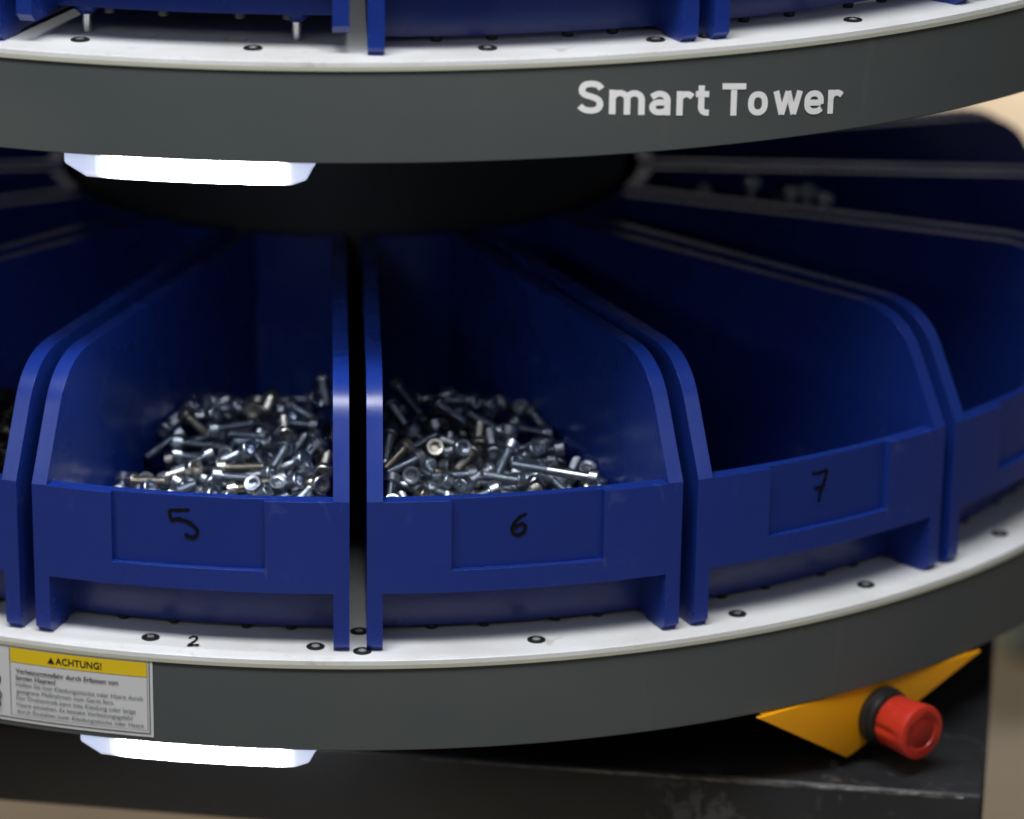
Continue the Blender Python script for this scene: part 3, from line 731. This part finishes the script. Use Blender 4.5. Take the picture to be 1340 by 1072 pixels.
B6 = [
(0.0205,0.6996,0.157,0.314,-0.792,-0.157,-0.499,0),
(-0.1095,0.771,0.1401,0.367,-0.42,-0.665,-0.496,0),
(-0.0281,0.7911,0.1328,0.357,-0.23,0.56,-0.711,0),
(0.0766,0.7331,0.1275,0.708,0.544,-0.093,0.44,0),
(0.0536,0.7915,0.1096,0.63,0.333,0.672,0.201,0),
(0.0428,0.8441,0.099,0.502,-0.37,0.652,-0.43,0),
(-0.0648,0.8079,0.1283,0.686,-0.131,-0.631,0.336,0),
(0.0489,0.4492,0.061,0.065,-0.155,-0.788,0.592,0),
(-0.0635,0.823,0.1248,0.492,0.521,-0.413,-0.563,0),
(0.0654,0.8801,0.0944,0.002,-0.491,0.45,-0.746,0),
(-0.0966,0.8396,0.1219,0.627,0.31,-0.597,-0.393,0),
(0.0486,0.5207,0.1059,0.734,-0.184,0.469,0.455,0),
(-0.0714,0.8203,0.1427,0.418,0.566,-0.005,-0.711,0),
(0.0731,0.7715,0.1118,0.658,0.319,0.664,0.159,0),
(0.0716,0.9031,0.0938,0.743,-0.613,-0.267,0.013,0),
(0.0478,0.9379,0.1179,0.002,0.981,-0.195,-0.012,0),
(0.0334,0.8597,0.0998,0.554,-0.423,0.619,-0.362,0),
(-0.042,0.8156,0.1368,0.362,0.566,0.587,0.451,0),
(0.0403,0.4852,0.0845,0.699,-0.157,0.522,0.462,0),
(0.0058,0.8702,0.1057,0.525,-0.551,0.447,0.47,0),
(-0.0154,0.4048,0.0405,0.747,0.085,-0.633,-0.183,0),
(-0.0766,0.7432,0.1504,0.715,0.427,-0.298,0.467,0),
(0.0893,0.915,0.0938,0.283,-0.474,0.472,0.687,0),
(0.0912,0.827,0.107,0.044,-0.51,-0.716,-0.474,0),
(0.0036,0.8038,0.1206,0.321,-0.743,0.255,-0.529,0),
(-0.0549,0.8535,0.1201,0.721,0.03,-0.673,-0.161,0),
(0.0546,0.8833,0.1063,0.202,0.64,-0.461,-0.58,0),
(-0.0801,0.6831,0.1687,0.218,0.05,-0.603,0.765,0),
(0.0939,0.8202,0.0891,0.704,0.287,0.621,-0.19,0),
(-0.0352,0.9379,0.1197,0.777,0.198,-0.297,-0.519,0),
(-0.0201,0.6848,0.1684,0.74,0.376,-0.485,0.274,0),
(-0.1232,0.8663,0.1311,0.531,-0.827,-0.132,-0.128,0),
(0.0948,0.7275,0.125,0.172,-0.001,-0.776,-0.607,0),
(0.0081,0.9191,0.1001,0.136,0.426,0.621,0.644,0),
(0.0406,0.9216,0.104,0.888,-0.339,-0.239,0.199,0),
(-0.1366,0.9155,0.1166,0.715,-0.669,0.107,0.173,0),
(-0.0347,0.9223,0.1123,0.808,0.031,-0.559,-0.184,0),
(0.0908,0.8378,0.1183,0.729,0.035,0.61,0.308,0),
(0.077,0.9147,0.1089,0.168,0.344,-0.639,0.667,0),
(0.0667,0.8022,0.119,0.048,0.304,0.151,-0.939,0),
(-0.0906,0.8778,0.1185,0.338,-0.195,-0.619,0.681,0),
(0.0125,0.7858,0.1241,0.317,0.708,0.225,0.589,0),
(0.0126,0.8307,0.1103,0.599,0.367,0.666,0.252,0),
(0.0892,0.851,0.108,0.046,-0.306,-0.305,-0.9,0),
(-0.087,0.9159,0.1166,0.656,-0.674,0.05,-0.336,0),
(0.0762,0.5954,0.138,0.629,-0.404,0.389,0.539,0),
(-0.0406,0.6262,0.1668,0.519,-0.597,0.123,0.599,0),
(-0.0272,0.4568,0.069,0.602,0.568,-0.561,-0.014,0),
(-0.0775,0.8745,0.128,0.816,0.177,-0.396,-0.382,0),
(0.054,0.7719,0.1265,0.226,0.413,0.52,0.712,0),
(0.0645,0.8212,0.1115,0.642,0.246,0.08,0.722,0),
(0.0522,0.8112,0.1169,0.432,-0.194,-0.01,0.881,0),
(-0.005,0.6484,0.17,0.742,-0.326,0.572,0.127,0),
(-0.1002,0.8351,0.1374,0.573,0.753,0.144,-0.291,0),
(0.0291,0.8681,0.1152,0.74,-0.659,-0.06,0.12,0),
(0.1096,0.9329,0.1184,0.038,0.307,0.919,-0.244,0),
(0.1149,0.8648,0.111,0.013,-0.691,0.528,0.494,0),
(-0.0839,0.7847,0.1422,0.253,0.264,0.553,0.749,0),
(-0.1177,0.8154,0.1469,0.526,-0.629,0.408,0.402,0),
(0.0205,0.8231,0.123,0.72,0.072,-0.69,0.004,0),
(-0.0181,0.877,0.1118,0.307,-0.3,0.646,0.631,0),
(0.0591,0.7579,0.1297,0.581,0.199,0.643,0.458,0),
(0.0915,0.8093,0.1031,0.809,0.22,0.466,0.283,0),
(0.1237,0.9402,0.1185,0.032,0.555,0.83,-0.042,0),
(0.121,0.832,0.0877,0.827,-0.538,0.114,0.115,0),
(-0.0571,0.899,0.1253,0.868,-0.439,0.221,-0.068,0),
(0.1113,0.7811,0.1121,0.955,-0.285,0.019,0.078,0),
(-0.1014,0.7316,0.1549,0.531,0.209,0.485,-0.663,0),
(0.0039,0.725,0.1528,0.075,0.113,-0.772,-0.622,0),
(0.0193,0.7771,0.1379,0.551,-0.562,-0.166,-0.594,0),
(0.0347,0.9064,0.105,0.252,0.457,-0.282,-0.805,0),
(-0.0601,0.8388,0.1278,0.816,-0.216,-0.514,0.15,0),
(-0.047,0.8831,0.118,0.556,-0.316,0.614,0.463,0),
(-0.058,0.4967,0.095,0.022,-0.226,0.827,-0.515,0),
(0.0582,0.8419,0.1136,0.297,-0.525,-0.441,-0.665,0),
(0.0153,0.7982,0.1319,0.611,-0.405,-0.396,0.553,0),
(0.0692,0.8423,0.1266,0.83,0.017,-0.424,0.361,0),
(-0.0514,0.8642,0.1304,0.529,-0.344,0.753,-0.189,0),
(0.0934,0.9146,0.1084,0.742,-0.477,-0.352,-0.315,0),
(0.0685,0.6922,0.145,0.101,-0.781,0.005,-0.617,0),
(0.0192,0.8705,0.1291,0.292,0.369,0.281,0.836,0),
(-0.0028,0.9153,0.1163,0.534,-0.829,0.148,0.08,0),
(-0.0167,0.6167,0.1643,0.65,0.669,0.325,0.154,0),
(-0.1044,0.9269,0.1163,0.231,0.51,0.425,-0.711,0),
(-0.125,0.9286,0.1331,0.389,-0.653,0.29,-0.582,0),
(-0.0238,0.8383,0.1232,0.52,-0.134,0.814,0.221,0),
(-0.0004,0.4054,0.0523,0.308,-0.513,-0.128,0.791,0),
(0.1123,0.892,0.1051,0.649,0.352,-0.121,0.664,0),
(-0.0639,0.6585,0.1788,0.393,-0.053,-0.465,0.792,0),
(-0.0445,0.8511,0.1365,0.545,-0.402,-0.288,0.677,0),
(-0.0369,0.7464,0.1492,0.249,-0.071,-0.785,-0.563,0),
(-0.0684,0.8907,0.1343,0.129,-0.278,0.673,0.673,0),
(0.0764,0.8875,0.1265,0.125,-0.716,0.155,-0.669,0),
(0.1345,0.9262,0.1087,0.53,0.773,-0.342,-0.062,0),
(0.0447,0.47,0.0747,0.245,0.611,0.476,-0.584,0),
(0.0445,0.9107,0.1152,0.86,-0.233,-0.369,0.265,0),
(-0.1012,0.8946,0.1259,0.644,-0.196,0.442,0.593,0),
(-0.0285,0.4722,0.0784,0.622,0.511,-0.585,-0.098,0),
(-0.0416,0.5056,0.1015,0.749,-0.353,0.194,0.527,0),
(-0.0948,0.8421,0.1523,0.612,-0.277,-0.516,-0.531,0),
(0.1323,0.8932,0.1059,0.541,0.817,0.038,-0.195,0),
(0.0888,0.6636,0.1437,0.362,0.103,-0.586,0.717,0),
(0.0426,0.7325,0.1383,0.591,0.31,-0.492,-0.56,0),
(-0.1098,0.8172,0.1655,0.036,0.432,-0.405,0.805,0),
(0.0974,0.7779,0.1248,0.309,-0.007,-0.741,-0.597,0),
(-0.0302,0.8046,0.1526,0.001,0.39,-0.511,0.766,0),
(0.0098,0.7598,0.1553,0.285,-0.438,0.648,0.554,0),
(-0.0183,0.8906,0.1296,0.548,-0.24,0.728,-0.335,0),
(-0.1047,0.8341,0.1619,0.086,0.598,-0.239,0.761,0),
(-0.0267,0.5097,0.1046,0.061,0.186,-0.85,0.49,0),
(0.1341,0.9025,0.1233,0.41,-0.325,-0.477,-0.706,0),
(-0.1144,0.8903,0.1385,0.383,-0.412,0.583,0.586,0),
(-0.042,0.7964,0.1618,0.488,-0.148,0.523,0.683,0),
(0.0434,0.6216,0.1546,0.283,-0.14,0.775,-0.548,0),
(0.0091,0.8413,0.1223,0.579,-0.233,-0.376,0.685,0),
(-0.0204,0.4262,0.0732,0.086,0.713,0.08,-0.691,0),
(-0.0633,0.7816,0.1411,0.515,-0.658,0.023,-0.549,0),
(0.0465,0.8471,0.1221,0.599,-0.796,0.067,0.047,0),
(0.0426,0.7644,0.1482,0.11,-0.644,0.224,-0.723,0),
(0.0077,0.8553,0.1281,0.252,0.531,-0.249,-0.77,0),
(0.0162,0.4349,0.0674,0.667,0.559,0.329,-0.367,0),
(-0.1288,0.8765,0.1428,0.738,0.439,-0.121,0.498,0),
(-0.1354,0.9104,0.1384,0.487,-0.232,0.338,0.771,0),
(0.0316,0.8322,0.1363,0.191,0.005,0.7,0.688,0),
(-0.0337,0.8789,0.1358,0.795,0.162,0.562,0.162,0),
(0.0208,0.6379,0.1638,0.26,0.196,0.668,0.67,0),
(0.0419,0.7802,0.1436,0.534,-0.012,0.423,0.732,0),
(-0.0653,0.7492,0.1592,0.325,-0.377,-0.108,0.861,0),
(0.1108,0.8267,0.1044,0.794,0.084,0.062,0.598,0),
(-0.061,0.775,0.1541,0.521,-0.278,-0.395,-0.704,0),
(0.0122,0.8078,0.1498,0.827,0.367,0.118,0.408,0),
(-0.0205,0.4434,0.0611,0.338,0.032,-0.815,0.47,0),
(-0.0743,0.7653,0.1606,0.471,-0.095,-0.859,0.174,0),
(-0.0508,0.4962,0.1082,0.575,0.777,0.236,0.099,0),
(-0.0371,0.7708,0.1612,0.389,0.821,0.211,0.359,0),
(0.0281,0.7534,0.1468,0.658,0.182,-0.018,0.731,0),
(-0.0016,0.8593,0.1486,0.531,-0.216,0.773,-0.273,0),
(-0.0799,0.9396,0.1364,0.942,0.062,0.331,0.006,0),
(0.0025,0.4569,0.0694,0.082,0.241,0.805,-0.536,0),
(0.096,0.8994,0.1368,0.408,-0.622,0.296,-0.599,0),
(-0.001,0.4212,0.0492,0.621,-0.33,0.586,-0.403,0),
(0.0697,0.7462,0.1375,0.592,0.324,0.573,0.466,0),
(-0.1077,0.7636,0.1608,0.159,0.265,-0.485,0.818,0),
(-0.0501,0.8346,0.1466,0.164,-0.675,0.263,-0.67,0),
(-0.0299,0.8559,0.1491,0.462,0.081,-0.744,-0.476,0),
(0.0725,0.9037,0.1262,0.392,-0.68,0.3,-0.543,1)]
random.seed(2)
def heap(n, data, num, keep):
    side_ = 'left' if n < 0 else 'right'; root = binroot[n]; data = sorted([b for b in data if not b[7]], key=lambda b: -b[2])
    # the bolts that show are the upper ones; lower ones are merged as the rest of the heap
    def score(b): return b[2]+.10*b[1]*0
    top, rest = data[:keep], data[keep:]
    for b in top:
        place_bolt(root, b, 'short silver socket head bolt heaped in the bin %s of the centre gap' % side_, 'bolts heaped in the bin %s of the centre gap' % side_, short if random.random() < .82 else shortw)
    return rest
B5 = [b for b in B5 if b[2] < .171]
r5 = heap(-1, B5, '5', 148); r6 = heap(0, B6, '6', 148)
def stuff_heap(root, lst, label, name='bolt_heap', pair=None, z0=0):
    t, th = root; bm = bmesh.new()
    for b in lst:
        x, u, z, qw, qx, qy, qz = b[:7]
        mm = Matrix.Rotation(th, 3, 'Z') @ Matrix(((1, 0, 0), (0, -1, 0), (0, 0, 1))) @ Quaternion((qw, qx, qy, qz)).to_matrix() @ Matrix(((1, 0, 0), (0, -1, 0), (0, 0, 1)))
        loc = (Matrix.Rotation(th, 4, 'Z') @ Vector((x, -u, z)))*S; loc.z += t.location.z
        for s_ in short:
            k0 = len(bm.verts); bm.from_mesh(s_.data); bm.verts.ensure_lookup_table()
            for v_ in bm.verts[k0:]: v_.co = mm @ v_.co + loc
    o = obj(name, bm, M['zinc'], scale=1); tag(o, label, 'bolts', kind='stuff'); return o
def under_fill(lst, side, nn, seed):
    """more bolts lying under the settled ones, so that the heap reaches down to the bin floor"""
    random.seed(seed); out = []
    for i in range(nn):
        r = random.uniform(.50, .875); wmax = r*math.sin(A)-.050; x = side*random.uniform(-wmax*.7, wmax)
        d = max(0, r*math.sin(A)-.03-x*side); zz = .158-.3*max(0, d-.09)+.055*math.exp(-((r-.66)/.12)**2)-.5*max(0, .56-r)-.060-random.uniform(0, .03)
        q = Quaternion((random.gauss(0, 1), random.gauss(0, 1), random.gauss(0, 1), random.gauss(0, 1))).normalized()
        out.append((x, r, max(zz, .030), *q, 0))
    return out
stuff_heap(binroot[-1], r5+under_fill(B5, 1, 100, 5), 'lower layers of the silver bolt heap inside bin 5')
stuff_heap(binroot[0], r6+under_fill(B6, -1, 100, 6), 'lower layers of the silver bolt heap inside bin 6')
# long bolt lying across the heap just behind the front edge of bin 6
t6, th6 = binroot[0]
def free_bolt(p0, p1, label, pair, group=None, name='bolt'):
    """bolt from tip p0 to head p1, given in tier radii in world space"""
    p0 = Vector(p0); p1 = Vector(p1); o = empty(name, (p0+p1)/2); o.rotation_mode = 'XYZ'
    o.rotation_euler = (p1-p0).to_track_quat('Z', 'Y').to_euler(); tag(o, label, 'bolt', group)
    for s_ in pair:
        c = s_.copy(); C.objects.link(c); c.parent = o
    return o
free_bolt((.1716, -.8553, .1690), (.2662, -.8816, .1610), 'longest silver bolt, lying across the heap at the front edge', long_)
# emergency stop under the right side of the lower ring
PHI = rad(36); nrm = Vector((math.sin(PHI), -math.cos(PHI), 0)); tan = Vector((math.cos(PHI), math.sin(PHI), 0))
A0 = Vector((.4482, -.9033, -.104))
stop = tag(empty('emergency_stop', (.4482, -.9033, -.1875)), 'red emergency stop button on a yellow triangular bracket under the lower ring', 'emergency stop')
def on(x_, z_, d=0): return tan*x_ + Vector((0, 0, z_+.0835)) + nrm*d
outl = [(-.004, -.0015), (.1315, -.0820), (.1400, -.0795), (.3420, .0020-.0035)]
outl = [(-.006, -.0015), (.1300, -.0822), (.1390, -.0800), (.3330, -.0015)]
bm = bmesh.new(); poly_prism(bm, [on(x_, z_, 0) for x_, z_ in outl], [on(x_, z_, -.006) for x_, z_ in outl])
o = obj('bracket', bm, M['yellow'], stop, sm=0); bevel(o, .0012, 2); bake(o)
bm = bmesh.new()
i2 = [(.004, -.0015), (.1310, -.0765), (.1380, -.0745), (.3180, -.0015)]
poly_prism(bm, [on(x_, z_, -.0061) for x_, z_ in i2], [on(x_, z_, -.070) for x_, z_ in i2]); obj('bracket_box', bm, M['yellow'], stop, sm=0)
bc = on(.1770, -.0410)
R_ = Matrix.Translation(bc) @ nrm.to_track_quat('Z', 'Y').to_matrix().to_4x4()
bm = bmesh.new(); add_lathe(bm, [(.0330, .0006), (.0340, .004), (.0335, .0085), (.0300, .0110), (.0318, .0140), (.0310, .0185), (.0250, .0210), (.0190, .0220), (.0190, .0260)], 48, R_); obj('collar', bm, M['rubber'], stop)
bm = bmesh.new(); n = 96; rings = []
for r, z in ((.0200, .0210), (.0280, .0220), (.0296, .0240), (.0304, .0440), (.0312, .0560), (.0316, .0640), (.0308, .0672), (.0272, .0686), (.0192, .0682), (.0184, .0670)):
    rg = []
    for i in range(n):
        t = 2*math.pi*i/n; fl = max(0, math.cos(6*t))**3; k = 1-.10*fl*(1 if 0.0235 < z < .055 else (.3 if z < .0600 else 0))
        rg.append(bm.verts.new(R_ @ Vector((r*k*math.cos(t), r*k*math.sin(t), z))))
    rings.append(rg)
for a_, b_ in zip(rings, rings[1:]):
    for i in range(n): bm.faces.new((a_[i], a_[(i+1) % n], b_[(i+1) % n], b_[i]))
bm.faces.new(rings[0][::-1]); bm.faces.new(rings[-1]); btn = obj('push_button', bm, M['red'], stop, 50)
bm = bmesh.new()
for k in range(3):                                     # three curved arrows pressed into the face
    a0 = 2*math.pi*k/3+.3; rows = []
    for i in range(9):
        t = a0+i*.17; wv = .0017 if i < 6 else .0034*(8-i)/2+.0001
        rows.append((bm.verts.new(R_ @ Vector(((.0225-wv)*math.cos(t), (.0225-wv)*math.sin(t), .06870))), bm.verts.new(R_ @ Vector(((.0225+wv)*math.cos(t), (.0225+wv)*math.sin(t), .06870)))))
    for a_, b_ in zip(rows, rows[1:]): bm.faces.new((a_[0], a_[1], b_[1], b_[0]))
obj('arrow_marks', bm, M['redface'], btn, sm=0)
bm = bmesh.new(); add_lathe(bm, [(.0180, .0671), (.0172, .0676)], 40, R_); obj('button_face', bm, M['redface'], btn)

# dark heap in the bin left of bin 5 and a few bolts standing up in the bin at the right
def dark_heap(n, cnt, zfun, rr, label, seed):
    random.seed(seed); lst = []
    for i in range(cnt):
        r = random.uniform(*rr); wmax = r*math.sin(A)-.045; x = random.uniform(-wmax, wmax)
        q = Quaternion((random.gauss(0, 1), random.gauss(0, 1), random.gauss(0, 1), random.gauss(0, 1))).normalized()
        lst.append((x, r, zfun(x, r)-random.uniform(0, .05), *q, 0))
    o = stuff_heap(binroot[n], lst, label); return o
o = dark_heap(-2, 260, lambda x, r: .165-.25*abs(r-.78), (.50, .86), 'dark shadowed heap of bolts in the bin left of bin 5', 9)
o.data.materials.clear(); o.data.materials.append(mat('shaded_steel', (.05, .048, .045), .5, 1))  # shade of the heap put into the colour as a darker steel

pale = warm(short)
for c_ in pale: c_.data.materials.clear(); c_.data.materials.append(M['pale'])
dark_heap(3, 170, lambda x, r: .262-.9*abs(r-.56), (.42, .72), 'bolt heap deep inside the bin at the right, two bins after bin 7', 12)
for k, (p0, p1, lb) in enumerate((((.494, -.128, .262), (.500, -.126, .303), 'bolt standing upright, tallest of those above the rim of the bin at the right'),
    ((.546, -.140, .255), (.547, -.135, .290), 'middle one of the bolt heads showing above the rim at the right'),
    ((.566, -.118, .258), (.569, -.132, .290), 'bolt head coloured as if lit above the rim of the bin at the right'),
    ((.575, -.150, .256), (.586, -.150, .284), 'rightmost bolt head showing above the rim of the bin at the right'),
    ((.428, -.075, .262), (.438, -.088, .276), 'small bolt, leftmost of those above the rim at the right'))):
    p0 = (p0[0], p0[1], p0[2]-.012); p1 = (p1[0], p1[1], p1[2]-.012)
    free_bolt(p0, p1, lb, pale, 'bolts showing above the rim of the bin at the right')
